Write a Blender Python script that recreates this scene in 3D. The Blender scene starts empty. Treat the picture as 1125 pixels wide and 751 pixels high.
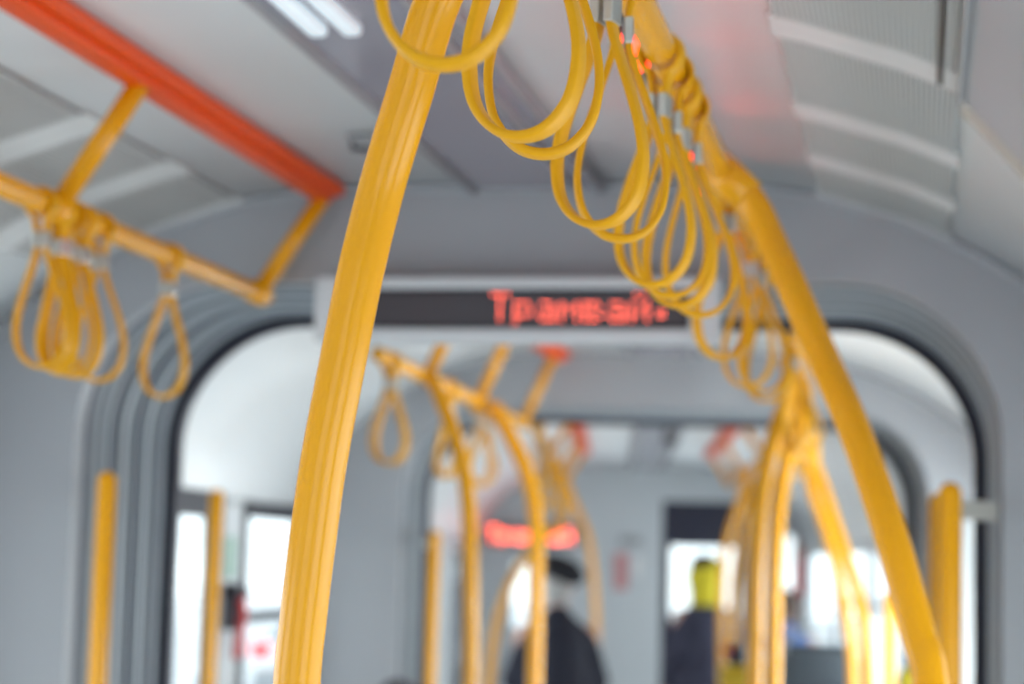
import bpy, bmesh, math, random
from mathutils import Vector, Matrix
from math import sin, cos, pi, atan2, sqrt, radians
random.seed(4)
sc = bpy.context.scene
C = sc.collection

TH2, TH3 = .0407, .1443
# ---------------------------------------------------------------- camera, world, light, exposure
FPX = 2250.0
YAW, PITCH, ROLL = 0.1979664488, 0.1066080436, 0.026
EYE = Vector((0, 0, 1.6))
camd = bpy.data.cameras.new('camera'); cam = bpy.data.objects.new('camera', camd); C.objects.link(cam)
CM = Matrix.Rotation(YAW, 4, 'Z') @ Matrix.Rotation(pi/2 + PITCH, 4, 'X') @ Matrix.Rotation(ROLL, 4, 'Z')
cam.matrix_world = Matrix.Translation(EYE) @ CM
camd.sensor_width = 36; camd.lens = FPX/1125*36; camd.clip_start = .02; camd.clip_end = 500
camd.dof.use_dof = True; camd.dof.focus_distance = 1.42; camd.dof.aperture_fstop = 5.0
sc.camera = cam
try: sc.cycles.use_denoising = True
except Exception: pass
sc.view_settings.view_transform = 'Standard'; sc.view_settings.look = 'None'
sc.view_settings.gamma = 1; sc.view_settings.use_curve_mapping = False
sc.view_settings.exposure = -0.18

w = bpy.data.worlds.new('overcast_sky'); sc.world = w; w.use_nodes = True
nt = w.node_tree; bg = nt.nodes['Background']
tc = nt.nodes.new('ShaderNodeTexCoord'); sx = nt.nodes.new('ShaderNodeSeparateXYZ'); cr = nt.nodes.new('ShaderNodeValToRGB')
nt.links.new(tc.outputs['Generated'], sx.inputs[0]); nt.links.new(sx.outputs['Z'], cr.inputs[0]); nt.links.new(cr.outputs[0], bg.inputs[0])
cr.color_ramp.elements[0].color = (.80, .89, .93, 1); cr.color_ramp.elements[1].color = (.86, .94, 1, 1)
bg.inputs[1].default_value = 2.9

def area(name, loc, sx_, sy_, power, rot=(0, 0, 0), col=(1, 1, 1)):
    l = bpy.data.lights.new(name, 'AREA'); l.shape = 'RECTANGLE'; l.size = sx_; l.size_y = sy_; l.energy = power; l.color = col
    o = bpy.data.objects.new(name, l); C.objects.link(o); o.location = loc; o.rotation_euler = rot; return o
# added fill lamps outside the side windows, brightening the interior beyond the sky light
FILL_TINT = (.90, .96, 1)
def side_fill(x, y, length, power, side, turn=0):     # side -1: left of the car, shining right, tilted up to brighten the ceiling
    o = area('window_fill', (x, y, 1.25), length, .8, power, (0, 0, 0), FILL_TINT)
    o.rotation_euler = (pi/2 + .45, 0, (-pi/2 if side < 0 else pi/2) + turn)
side_fill(-2.02, 1.2, 3.6, 34, -1); side_fill(.60, 1.2, 3.6, 34, 1)
side_fill(.56, 5.4, 2.0, 95, 1, TH2)
side_fill(.04, 11.0, 5.5, 85, 1, TH3); side_fill(-2.75, 11.0, 5.5, 45, -1, TH3)


# ---------------------------------------------------------------- frames of the articulated car
P0 = Vector((-.71, 0, 0)); S2 = 3.9; S3 = 6.9       # where the joints are
P1 = Vector((-.71, S2, 0)); P2 = P1 + (S3 - S2)*Vector((-sin(TH2), cos(TH2), 0))
class Frame:
    def __init__(s, o, th, s0): s.o = o; s.th = th; s.s0 = s0
    def __call__(s, u, a, z):
        a -= s.s0; c, n = cos(s.th), sin(s.th)
        return Vector((s.o.x + u*c - a*n, s.o.y + u*n + a*c, z))
F1 = Frame(P0, 0, 0); F2 = Frame(P1, TH2, S2); F3 = Frame(P2, TH3, S3)
def at(px, py, d):
    v = CM.to_3x3() @ Vector(((px-562.5)/FPX, (375.5-py)/FPX, -1)); return EYE + v*(d/v.y)

# ---------------------------------------------------------------- materials
MATS = {}
def mat(name, col, rough=.5, metal=0, emit=0, spec=.5, coat=0, bump=0, bscale=200, vary=0, vscale=8, trans=0):
    if name in MATS: return MATS[name]
    m = bpy.data.materials.new(name); m.use_nodes = True; n = m.node_tree.nodes; L = m.node_tree.links
    b = n['Principled BSDF']; b.inputs['Base Color'].default_value = (*col, 1)
    b.inputs['Roughness'].default_value = rough; b.inputs['Metallic'].default_value = metal
    b.inputs['Specular IOR Level'].default_value = spec; b.inputs['Coat Weight'].default_value = coat; b.inputs['Coat Roughness'].default_value = .08
    if emit: b.inputs['Emission Color'].default_value = (*col, 1); b.inputs['Emission Strength'].default_value = emit
    t = n.new('ShaderNodeTexCoord')
    if vary:
        no = n.new('ShaderNodeTexNoise'); no.inputs['Scale'].default_value = vscale; no.inputs['Detail'].default_value = 4
        mx = n.new('ShaderNodeMix'); mx.data_type = 'RGBA'; mx.inputs[6].default_value = (*[c*(1-vary) for c in col], 1); mx.inputs[7].default_value = (*[min(1, c*(1+vary)) for c in col], 1)
        L.new(t.outputs['Object'], no.inputs['Vector']); L.new(no.outputs['Fac'], mx.inputs[0]); L.new(mx.outputs[2], b.inputs['Base Color'])
    if bump:
        no = n.new('ShaderNodeTexNoise'); no.inputs['Scale'].default_value = bscale
        bp = n.new('ShaderNodeBump'); bp.inputs['Strength'].default_value = bump; bp.inputs['Distance'].default_value = .002
        L.new(t.outputs['Object'], no.inputs['Vector']); L.new(no.outputs['Fac'], bp.inputs['Height']); L.new(bp.outputs[0], b.inputs['Normal'])
    MATS[name] = m; return m
def glass_mat():
    m = bpy.data.materials.new('window_glass'); m.use_nodes = True; n = m.node_tree.nodes; L = m.node_tree.links
    n.remove(n['Principled BSDF']); o = n['Material Output']
    t = n.new('ShaderNodeBsdfTransparent'); t.inputs[0].default_value = (.97, .985, .985, 1); g = n.new('ShaderNodeBsdfGlossy'); g.inputs['Roughness'].default_value = .02
    mx = n.new('ShaderNodeMixShader'); mx.inputs[0].default_value = .06
    L.new(t.outputs[0], mx.inputs[1]); L.new(g.outputs[0], mx.inputs[2]); L.new(mx.outputs[0], o.inputs[0]); return m
GLASS = glass_mat()
YEL = mat('yellow_enamel', (.84, .37, .003), .20, spec=.40, coat=0, bump=.04, bscale=60, vary=.04)
STRAP = mat('yellow_strap_plastic', (.76, .36, .003), .45, spec=.25, bump=.15, bscale=90, vary=.05)
ORANGE = mat('orange_enamel', (.85, .085, .003), .38, spec=.25, coat=0, vary=.05)
STEEL = mat('bare_steel', (.62, .62, .58), .35, .85)
WHITE = mat('white_grey_panel', (.60, .63, .65), .45, bump=.06, bscale=150, vary=.02)
CEIL = mat('ceiling_panel_paint', (.80, .83, .84), .4, bump=.05, bscale=120, vary=.02)
BULK = mat('bulkhead_plastic', (.35, .365, .39), .45, vary=.02)
BELL = mat('bellows_rubber', (.37, .405, .44), .5, vary=.06, vscale=20)
SEAL = mat('black_rubber_seal', (.014, .016, .035), .45)
DARK = mat('dark_plastic', (.02, .02, .03), .4)
GREYP = mat('mid_grey_plastic', (.33, .34, .35), .5)
MAUVE = mat('glossy_mauve_grey_panel', (.27, .25, .29), .16, spec=.6)
TRIM = mat('mauve_edge_trim', (.36, .35, .37), .4)
GRILLE = mat('vent_grille_grey', (.52, .53, .52), .5)
GRBACK = mat('vent_dark_backing', (.28, .29, .29), .7)
BEIGE = mat('beige_plastic', (.50, .48, .43), .5)
FLOORM = mat('speckled_floor_vinyl', (.48, .48, .48), .6, vary=.2, vscale=200)
LED = mat('red_led', (1, .12, .07), .4, emit=9)
LED2 = mat('red_led_strip', (1, .03, .015), .4, emit=13)
SCREEN = mat('led_screen_glass', (.055, .05, .06), .28, bump=.3, bscale=300)
SEATM = mat('slate_seat_shell', (.07, .085, .10), .5)
SEATF = mat('blue_grey_seat_fabric', (.09, .13, .18), .9, bump=.3, bscale=300, vary=.2, vscale=60)
SKIN = mat('skin', (.56, .30, .22), .55, vary=.06)
COAT = mat('black_wool_coat', (.009, .010, .022), .85, bump=.4, bscale=200)
TROU = mat('dark_trousers', (.02, .02, .03), .85)
HAIRG = mat('grey_hair', (.35, .34, .33), .8, bump=.6, bscale=120)
HAIRD = mat('dark_grey_hair', (.06, .055, .065), .7, bump=.8, bscale=90)
BERET = mat('black_beret_felt', (.006, .006, .010), .9)
YCOAT = mat('yellow_knit', (.62, .50, .02), .85, bump=.5, bscale=120)
BLUEJ = mat('blue_jacket', (.06, .12, .30), .8)
GREYJ = mat('pale_grey_jacket', (.35, .40, .46), .8)
RED = mat('red_plastic', (.55, .02, .02), .4)
REDP = mat('faded_red_print', (.62, .28, .28), .6)
GREENP = mat('pale_green_print', (.25, .42, .33), .6)
PAPER = mat('white_paper', (.8, .8, .8), .6)
EYEW = mat('eye_white', (.8, .8, .78), .3)

# ---------------------------------------------------------------- mesh helpers
def new(): return bmesh.new()
def rootloc(p):
    v = Vector((0, 0, 0))
    while p is not None: v += p.location; p = p.parent
    return v
def obj(name, bm, m, parent=None, smooth=False, origin=None, kind=None):
    bmesh.ops.recalc_face_normals(bm, faces=bm.faces)
    if parent is None:
        if origin is None:
            xs = [v.co for v in bm.verts]
            lo = Vector([min(c[i] for c in xs) for i in range(3)]); hi = Vector([max(c[i] for c in xs) for i in range(3)])
            origin = Vector(((lo.x+hi.x)/2, (lo.y+hi.y)/2, lo.z))
        off = Vector(origin)
    else: off = rootloc(parent)
    for v in bm.verts: v.co -= off
    me = bpy.data.meshes.new(name); bm.to_mesh(me); bm.free()
    if smooth:
        for p in me.polygons: p.use_smooth = True
    me.materials.append(m)
    o = bpy.data.objects.new(name, me); C.objects.link(o); o.parent = parent
    if parent is None: o.location = off
    if kind: o['kind'] = kind
    return o
def tag(o, label, cat, group=None):
    o['label'] = label; o['category'] = cat
    if group: o['group'] = group
    return o
def thing(name, label, cat, loc=(0, 0, 0), group=None):
    o = bpy.data.objects.new(name, None); C.objects.link(o); o.location = loc; o.empty_display_size = .05
    return tag(o, label, cat, group)
def part(name, bm, m, parent, smooth=False, label=None):
    o = obj(name, bm, m, parent, smooth)
    if label: o['label'] = label
    return o
def hexa(bm, P):   # 8 points: bottom quad, top quad
    v = [bm.verts.new(p) for p in P]
    for f in ((0,1,2,3), (4,5,6,7), (0,1,5,4), (1,2,6,5), (2,3,7,6), (3,0,4,7)): bm.faces.new([v[i] for i in f])
def fbox(bm, F, u0, u1, a0, a1, z0, z1):
    hexa(bm, [F(u0,a0,z0), F(u1,a0,z0), F(u1,a1,z0), F(u0,a1,z0), F(u0,a0,z1), F(u1,a0,z1), F(u1,a1,z1), F(u0,a1,z1)])
ID = lambda u, a, z: Vector((u, a, z))
def bevel(bm, r, seg=2):
    bmesh.ops.bevel(bm, geom=list(bm.edges), offset=r, segments=seg, affect='EDGES', profile=.5, clamp_overlap=True)
def rbox(bm, F, u0, u1, a0, a1, z0, z1, r=.005, seg=2):
    t = bmesh.new(); fbox(t, F, u0, u1, a0, a1, z0, z1); bmesh.ops.recalc_face_normals(t, faces=t.faces); bevel(t, r, seg)
    me = bpy.data.meshes.new('t'); t.to_mesh(me); t.free(); bm.from_mesh(me); bpy.data.meshes.remove(me)
def spline(pts, n=10):
    P = [Vector(p) for p in pts]; P = [2*P[0]-P[1]] + P + [2*P[-1]-P[-2]]; out = []
    for i in range(1, len(P)-2):
        for k in range(n):
            t = k/n; a, b, c, d = P[i-1], P[i], P[i+1], P[i+2]
            out.append(.5*((2*b) + (c-a)*t + (2*a-5*b+4*c-d)*t*t + (3*b-a-3*c+d)*t**3))
    out.append(P[-2]); return out
def sweep(bm, pts, sect, closed=False, up=None, cap=True):
    """sect: list of (x,y) or function(i,n)->list ; parallel transport"""
    n = len(pts); rings = []; T = []
    for i in range(n):
        if closed: t = pts[(i+1) % n] - pts[i-1]
        else: t = pts[min(i+1, n-1)] - pts[max(i-1, 0)]
        T.append(t.normalized())
    if up is None:
        up = Vector((0, 0, 1)) if abs(T[0].z) < .9 else Vector((0, 1, 0)); fixed = False
    else: fixed = True
    nrm = (up - T[0]*up.dot(T[0])).normalized()
    for i in range(n):
        if fixed: nrm = (up - T[i]*up.dot(T[i])).normalized()
        elif i: nrm = (nrm - T[i]*nrm.dot(T[i])).normalized()
        bn = T[i].cross(nrm); s = sect(i, n) if callable(sect) else sect
        rings.append([bm.verts.new(pts[i] + nrm*a + bn*b) for a, b in s])
    m = len(rings[0])
    for i in range(n if closed else n-1):
        A, B = rings[i], rings[(i+1) % n]
        for k in range(m): bm.faces.new((A[k], A[(k+1) % m], B[(k+1) % m], B[k]))
    if cap and not closed: bm.faces.new(rings[0]); bm.faces.new(rings[-1][::-1])
def circ(r, n=20): return [(r*cos(2*pi*k/n), r*sin(2*pi*k/n)) for k in range(n)]
def tube(bm, pts, r, n=20, endround=False):
    pts = [Vector(p) for p in pts]
    if endround:      # domed ends
        d = (pts[0]-pts[1]).normalized(); e = (pts[-1]-pts[-2]).normalized()
        pre = [pts[0] + d*r*k for k in (.98, .85, .5)]; post = [pts[-1] + e*r*k for k in (.5, .85, .98)]
        q = [.2, .53, .87]; N = len(pts)+6
        sc_ = lambda i, n_: circ(r*(q[i] if i < 3 else q[N-1-i] if i > N-4 else 1), n)
        sweep(bm, pre+pts+post, sc_)
    else: sweep(bm, pts, circ(r, n))
def fspline(F, P, n=8): return spline([F(*p) for p in P], n)

# ---------------------------------------------------------------- the setting
prof = [(0,.685), (.25,.684), (.42,.678), (.55,.657), (.69,.612), (.80,.562), (.90,.50), (1.0,.425), (1.08,.34), (1.13,.25), (1.15,.14)]
PROF = [(-u, h) for u, h in prof[::-1]] + prof[1:]
def hprof(u):
    u = abs(u)
    for (a, x), (b, y) in zip(prof, prof[1:]):
        if a <= u <= b: return 1.6 + x + (y-x)*(u-a)/(b-a)
    return 1.74
PS = [Vector(p) for p in spline([(u, h, 0) for u, h in PROF], 3)]
def ceiling(F, a0, a1, name='ceiling'):
    bm = new(); rows = []
    for a in (a0, a1):
        rows.append([bm.verts.new(F(p.x, a, 1.6+p.y)) for p in PS]); rows.append([bm.verts.new(F(p.x*1.03, a, 1.6+p.y+.04)) for p in PS])
    for i in range(len(PS)-1):
        A, B, Cc, D = rows
        bm.faces.new((A[i], A[i+1], Cc[i+1], Cc[i])); bm.faces.new((B[i], B[i+1], D[i+1], D[i]))
        bm.faces.new((A[i], A[i+1], B[i+1], B[i])); bm.faces.new((Cc[i], Cc[i+1], D[i+1], D[i]))
    for k in (0, -1): bm.faces.new((rows[0][k], rows[1][k], rows[3][k], rows[2][k]))
    return obj(name, bm, CEIL, smooth=True, kind='structure')
ceiling(F1, -1.6, 3.62); ceiling(F2, 4.22, 6.62); ceiling(F3, 7.2, 14.75)
def floor(F, a0, a1):
    bm = new(); fbox(bm, F, -1.2, 1.2, a0, a1, -.08, 0); obj('floor', bm, FLOORM, kind='structure')
floor(F1, -1.6, 3.7); floor(F2, 3.71, 6.75); floor(F3, 6.8, 16.5)
wn = [0]
def side_wall(F, side, a0, a1, wins, name, fm=None):
    """wins: (start, end, sill, top)"""
    s = side; X0, X1 = 1.15*s, 1.19*s
    bm = new(); cur = a0
    for (b0, b1, z0, z1) in wins:
        if b0 > cur: fbox(bm, F, X0, X1, cur, b0, 0, 1.76)
        fbox(bm, F, X0, X1, b0, b1, 0, z0)
        fbox(bm, F, X0, X1, b0, b1, z1, 1.765); cur = b1
    if a1 > cur: fbox(bm, F, X0, X1, cur, a1, 0, 1.76)
    obj(name, bm, WHITE, kind='structure')
    for (b0, b1, z0, z1) in wins:
        wn[0] += 1
        bm = new(); fr = .028; e = .012*s
        fbox(bm, F, X0-e, X1, b0, b0+fr, z0, z1); fbox(bm, F, X0-e, X1, b1-fr, b1, z0, z1)
        fbox(bm, F, X0-e, X1, b0+fr, b1-fr, z0, z0+fr); fbox(bm, F, X0-e, X1, b0+fr, b1-fr, z1-fr*1.6, z1)
        if z0 > .5: fbox(bm, F, X0-e/2, X1, b0+fr, b1-fr, 1.40, 1.43)      # transom of the opening pane
        else: fbox(bm, F, X0-e/2, X1, b0+fr, b1-fr, 1.70, 1.735)
        fo = obj('window_%d' % wn[0], bm, fm or DARK, kind='structure')
        bm = new(); fbox(bm, F, X0+.012*s, X0+.018*s, b0+.02, b1-.02, z0+.02, z1-.02)
        part('pane', bm, GLASS, fo)
side_wall(F1, -1, -1.6, 3.62, [(-1.4, -.3, .85, 1.72), (-.1, 1.0, .85, 1.72), (1.2, 2.3, .85, 1.72), (2.45, 3.3, .3, 1.74)], 'wall_left')
side_wall(F1, 1, -1.6, 3.62, [(-1.4, -.3, .85, 1.72), (-.1, 1.0, .85, 1.72), (1.2, 2.3, .85, 1.72), (2.45, 3.3, .3, 1.74)], 'wall_right')
side_wall(F2, -1, 4.22, 6.62, [(4.85, 5.55, .3, 1.80-.03), (5.78, 6.52, .85, 1.755)], 'wall_left')
side_wall(F2, 1, 4.22, 6.62, [(4.4, 5.5, .85, 1.74), (5.7, 6.5, .3, 1.74)], 'wall_right')
side_wall(F3, -1, 7.2, 14.75, [(8.25, 8.75, .3, 1.70), (9.2, 10.6, .85, 1.74), (12.3, 13.1, .3, 1.66)], 'wall_left')
side_wall(F3, 1, 7.2, 14.75, [(7.6, 8.8, .3, 1.74), (9.2, 10.6, .85, 1.74), (10.8, 12.2, .85, 1.74), (12.4, 14.2, .3, 1.74)], 'wall_right', WHITE)

# portal outline: rounded rectangle open at the floor
def portal_pts(hw, top, r, n=14, nv=6):
    P = [(-hw, (top-r)*k/nv) for k in range(nv)]
    P += [(-hw + r - r*cos(pi/2*k/n), top - r + r*sin(pi/2*k/n)) for k in range(n+1)]
    m = len(P); 
    R = [(-x, z) for x, z in P[::-1]]
    return P + [(-hw+r + (2*(hw-r))*k/6, top) for k in range(1, 6)] + R
def bulkhead(F, a0, a1, name, m=BULK, hw=.85, top=2.105, r=.283):
    inn = portal_pts(hw, top, r); N = len(inn)
    # outer outline sampled by ray from the centre
    def outer(x, z):
        cx, cz = 0, 1.2; dx, dz = x-cx, z-cz
        if z <= 1.4: return (1.17 if x > 0 else -1.17, z)
        lo, hi = 1, 4
        for _ in range(30):
            t = (lo+hi)/2; X, Z = cx+dx*t, cz+dz*t
            ins = abs(X) < 1.17 and Z < (hprof(X) if abs(X) < 1.15 else 1.74)+.02
            lo, hi = (t, hi) if ins else (lo, t)
        return (cx+dx*lo, cz+dz*lo)
    bm = new(); V = []
    for a in (a0, a1):
        V.append([bm.verts.new(F(x, a, z)) for x, z in inn]); V.append([bm.verts.new(F(*(lambda q: (q[0], a, q[1]))(outer(x, z)))) for x, z in inn])
    A, B, A2, B2 = V
    for i in range(N-1):
        bm.faces.new((A[i], A[i+1], B[i+1], B[i])); bm.faces.new((A2[i], A2[i+1], B2[i+1], B2[i]))
        bm.faces.new((A[i], A[i+1], A2[i+1], A2[i])); bm.faces.new((B[i], B[i+1], B2[i+1], B2[i]))
    for k in (0, -1): bm.faces.new((A[k], B[k], B2[k], A2[k]))
    return obj(name, bm, m, kind='structure')
bulkhead(F1, -1.62, -1.58, 'wall_back'); bulkhead(F1, 3.62, 3.66, 'wall_front'); bulkhead(F2, 4.20, 4.24, 'wall_back')
bulkhead(F2, 6.58, 6.62, 'wall_front'); bulkhead(F3, 7.18, 7.22, 'wall_back')
# soft arch moulding where bulkhead and ceiling meet
def arch(F, a, r=.018):
    bm = new(); sweep(bm, [F(p.x*.995, a, 1.6+p.y-.006) for p in PS], circ(r, 8)); obj('trim_1', bm, BULK, smooth=True, kind='structure')
arch(F1, 3.612, .010); arch(F2, 6.572, .010)

HOOP_SHADE = mat('shaded_fold_hoop', (.17, .19, .22), .5); HOOP_LIT = mat('lit_fold_hoop', (.40, .44, .47), .4)  # dark and pale bands: shade and light of the folds put into colour
def bellows(Fa, Fb, a0, a1, label):
    t = thing('gangway_bellows', label, 'bellows', Fa(0, (a0+a1)/2, 0), 'gangway bellows')
    bm = new(); n = 96; folds = 6; rows = []
    for j in range(n+1):
        k = j/n; a = a0 + (a1-a0)*k
        d = .052*abs(((k*folds) % 1)*2-1)
        rows.append([bm.verts.new(Fa(x, a, z)*(1-k) + Fb(x, a, z)*k) for x, z in portal_pts(.850+d, 2.104+d, .283)])
    for j in range(n):
        for i in range(len(rows[0])-1): bm.faces.new((rows[j][i], rows[j][i+1], rows[j+1][i+1], rows[j+1][i]))
    part('folds', bm, BELL, t)
    for i in range(10):  # thin hoops in alternating tones carry the painted fold shading
        k = .03 + .088*i; wd = (.006, .003, .005, .003, .007, .003, .004, .006, .003, .005)[i]
        bm = new(); pts = [Fa(x, a0+(a1-a0)*k, z)*(1-k) + Fb(x, a0+(a1-a0)*k, z)*k for x, z in portal_pts(.854, 2.110, .285)]
        sweep(bm, pts, [(-wd, -.008), (wd, -.008), (wd, .010), (-wd, .010)], up=Fb(0, 1, 0)-Fb(0, 0, 0)); part('hoop', bm, HOOP_SHADE if i % 3 == 0 else HOOP_LIT, t)
    bm = new(); P = portal_pts(.842, 2.098, .280)
    pts = [Fb(x, a1-.012, z) for x, z in P]
    sweep(bm, pts, [(-.020, -.013), (.020, -.013), (.018, .013), (-.018, .013)], up=Fb(0, 1, 0)-Fb(0, 0, 0))
    part('rubber_seal', bm, SEAL, t, label='black rubber seal')
    return t
bellows(F1, F2, 3.66, 4.20, 'grey ribbed bellows lining the nearest gangway behind the destination display')
bellows(F2, F3, 6.62, 7.18, 'grey ribbed bellows of the farther gangway seen through the first')

# ---------------------------------------------------------------- ceiling fittings
def panel_on_ceiling(bm, F, u0, u1, a0, a1, drop, thick, n=6):
    A = []; 
    for a in (a0, a1):
        for d in (drop, drop+thick): A.append([bm.verts.new(F(u0+(u1-u0)*k/n, a, hprof(u0+(u1-u0)*k/n)-d)) for k in range(n+1)])
    for i in range(n):
        bm.faces.new((A[0][i], A[0][i+1], A[2][i+1], A[2][i])); bm.faces.new((A[1][i], A[1][i+1], A[3][i+1], A[3][i]))
        bm.faces.new((A[0][i], A[0][i+1], A[1][i+1], A[1][i])); bm.faces.new((A[2][i], A[2][i+1], A[3][i+1], A[3][i]))
    for k in (0, -1): bm.faces.new((A[0][k], A[1][k], A[3][k], A[2][k]))
def light_panel(F, a0, a1, label, fix):
    t = thing('ceiling_light_panel', label, 'ceiling panel', F(0, (a0+a1)/2, 2.28), 'ceiling light panels')
    bm = new(); panel_on_ceiling(bm, F, -.085, .140, a0, a1, .000, .012); part('glossy_panel', bm, MAUVE, t)
    for u in (-.09, .10, .145):
        bm = new(); sweep(bm, [F(u, a0, 2.272), F(u, a1, 2.272)], circ(.009, 8)); part('edge_trim', bm, TRIM, t, True)
    for a in fix:
        for du in (-.045, .0):
            bm = new(); rbox(bm, F, du-.012, du+.012, a-.20, a+.20, 2.258, 2.274, .005); part('lamp_tube', bm, LAMP, t, label='lit white lamp tube')
LAMP = mat('lamp_tube_glow', (.80, .88, .93), .4, emit=.32)
light_panel(F1, -1.4, 3.6, 'glossy mauve grey panel with lamp tubes along the near ceiling', [-.6, .4, 1.3, 2.26])
light_panel(F2, 4.3, 6.56, 'glossy mauve grey panel along the ceiling behind the display', [])
light_panel(F3, 7.3, 14.6, 'glossy mauve grey panel along the farthest ceiling', [])

def grille(F, side, a0, a1, label, group, n=34):
    s = side; t = thing('ceiling_vent', label, 'vent', F(.66*s, (a0+a1)/2, hprof(.66)-.01), group)
    bm = new(); panel_on_ceiling(bm, F, .535*s, .755*s if side > 0 else .86*s, a0, a1, .001, .004); part('backing', bm, GRBACK, t)
    bm = new(); w_ = (.22 if side > 0 else .325)
    for k in range(n):
        u = (.535 + w_*(k+.5)/n)*s; h = hprof(u)-.006
        fbox(bm, F, u-.0022, u+.0022, a0+.004, a1-.004, h-.002, h+.004)
    part('slats', bm, GRILLE, t)
    for a, b in ((a0-.0445, a0+.006), (a1-.006, a1+.0445 if a1 < 3.5 else a1+.03)):
        bm = new(); panel_on_ceiling(bm, F, .528*s, (.762 if side > 0 else .866)*s, a, b, .001, .005); part('rib', bm, mat('rib_plastic', (.64, .655, .65), .5), t)
VP_ = [(2.02, 2.40, 'nearest, cut by the top edge'), (2.49, 2.86, 'second from the camera'), (2.95, 3.22, 'third from the camera'), (3.31, 3.57, 'next to the bulkhead')]
for a0, a1, wd in VP_:
    grille(F1, 1, a0, a1, 'fine slatted grey vent in the right ceiling slope, ' + wd, 'vents in the right ceiling slope')
for a0, a1, wd in VP_[0:1] + VP_[1:]:
    if a0 > 2.4: grille(F1, -1, a0, a1, 'slatted grey vent in the left ceiling slope behind the orange strip, ' + wd, 'vents in the left ceiling slope')

def ceiling_strip(F, u, a0, a1, label, group='orange mounting strips'):
    t = thing('mounting_strip', label, 'strip', F(u, (a0+a1)/2, 2.26), group)
    bm = new(); rbox(bm, F, u-.036, u+.036, a0, a1, 2.258, 2.280, .004); part('base_plate', bm, ORANGE, t)
    bm = new(); rbox(bm, F, u-.020, u+.020, a0+.01, a1-.01, 2.246, 2.262, .006, 3); part('raised_rib', bm, ORANGE, t, True)
    return t
ceiling_strip(F1, -.365, 0, 3.58, 'long glossy orange strip on the left of the near ceiling')
ceiling_strip(F2, -.335, 4.4, 6.55, 'orange strip on the ceiling just beyond the display')
ceiling_strip(F3, -.38, 7.4, 12.4, 'orange strip on the far ceiling, left of the aisle')
ceiling_strip(F3, .38, 7.4, 12.4, 'orange strip on the far ceiling, right of the aisle')

# small dark latch on the ceiling left of the near pole
p = at(402, 148, 3.18)
t = thing('ceiling_latch', 'small dark latch on the ceiling left of the tall near pole', 'latch', (p.x, p.y, 2.27))
bm = new(); rbox(bm, ID, p.x-.025, p.x+.02, p.y-.03, p.y+.01, 2.272, 2.283, .003); part('plate', bm, GREYP, t)
bm = new(); tube(bm, [(p.x-.02, p.y-.01, 2.272), (p.x-.02, p.y-.01, 2.262), (p.x+.012, p.y-.012, 2.258)], .004, 8); part('catch', bm, DARK, t)

# right: door mechanism cover with a long slot
t = thing('door_cover', 'grey door mechanism cover sloping down the right ceiling beside the vents', 'cover', F1(.9, 1.0, 2.0))
def prism(bm, F, poly, a0, a1):
    A = [bm.verts.new(F(u, a0, z)) for u, z in poly]; B = [bm.verts.new(F(u, a1, z)) for u, z in poly]
    bm.faces.new(A); bm.faces.new(B[::-1])
    for i in range(len(poly)): bm.faces.new((A[i], A[(i+1) % len(poly)], B[(i+1) % len(poly)], B[i]))
bm = new(); prism(bm, F1, [(.752, 2.172), (.765, 2.165), (1.06, 1.83), (1.14, 1.78), (1.14, 1.95), (.90, 2.13)], -1.4, 2.50); part('cover_panel', bm, mat('door_cover_grey', (.40, .41, .43), .45), t)
bm = new(); prism(bm, F1, [(.757, 2.167), (.770, 2.158), (1.065, 1.822), (1.13, 1.78), (1.14, 1.95), (.9, 2.1)], 2.50, 2.57); part('end_cap', bm, BEIGE, t)
bm = new(); fbox(bm, F1, .728, .735, -1.4, 2.47, 2.183, 2.205); part('slot_gasket', bm, DARK, t, label='thin black slot')
bm = new(); fbox(bm, F1, .7525, .757, -1.4, 2.49, 2.162, 2.18); part('cover_hinge', bm, GREYP, t)

# red LED strip hung below the ceiling above the handrail
t = thing('led_strip', 'slim dark strip with glowing red LEDs under the ceiling above the right handrail', 'LED strip', F1(.385, 2.8, 2.2))
bm = new(); rbox(bm, F1, .372, .398, 2.22, 3.52, 2.196, 2.216, .003); part('housing', bm, DARK, t)
for a in (2.4, 3.3):
    bm = new(); tube(bm, [F1(.385, a, 2.21), F1(.385, a, 2.283)], .004, 8); part('hanger', bm, GREYP, t)
for a in (2.26, 2.30, 2.38, 2.55, 2.58, 2.74, 2.93, 2.97, 3.0, 3.2, 3.33):
    bm = new(); rbox(bm, F1, .370, .400, a, a+.028, 2.193, 2.2125, .002); part('red_led', bm, LED2, t, label='glowing red LED')
# ---------------------------------------------------------------- destination display
GL = {'T': ["11111","00100","00100","00100","00100","00100","00100"],
 'p': ["00000","00000","11110","10001","10001","11110","10000","10000"],
 'a': ["00000","00000","01110","00001","01111","10001","01111"],
 'n': ["00000","00000","10001","11011","10101","10001","10001"],
 'v': ["00000","00000","11110","10001","11110","10001","11110"],
 'i': ["01010","00100","10001","10011","10101","11001","10001"],
 '.': ["00000","00000","00000","00000","11000","11000"]}
def led_text(bm, put, text, pitch, r, hx=1.0):
    col = 0
    for ch in text:
        if ch == '.': col += 1
        for row, line in enumerate(GL[ch]):
            for k, b in enumerate(line):
                if b == '1':
                    c = put((col+k)*pitch*hx, -row*pitch)
                    ring = [bm.verts.new(c + d) for d in [(put.ex*cos(q)+put.ez*sin(q))*r for q in [2*pi*j/8 for j in range(8)]]]
                    bm.faces.new(ring)
        col += 6 if ch != '.' else 3
class Put:
    def __init__(s, F, u, a, z): s.o = F(u, a, z); s.ex = (F(1, 0, 0)-F(0, 0, 0)).normalized(); s.ez = Vector((0, 0, 1))
    def __call__(s, x, z): return s.o + s.ex*x + s.ez*z
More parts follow.
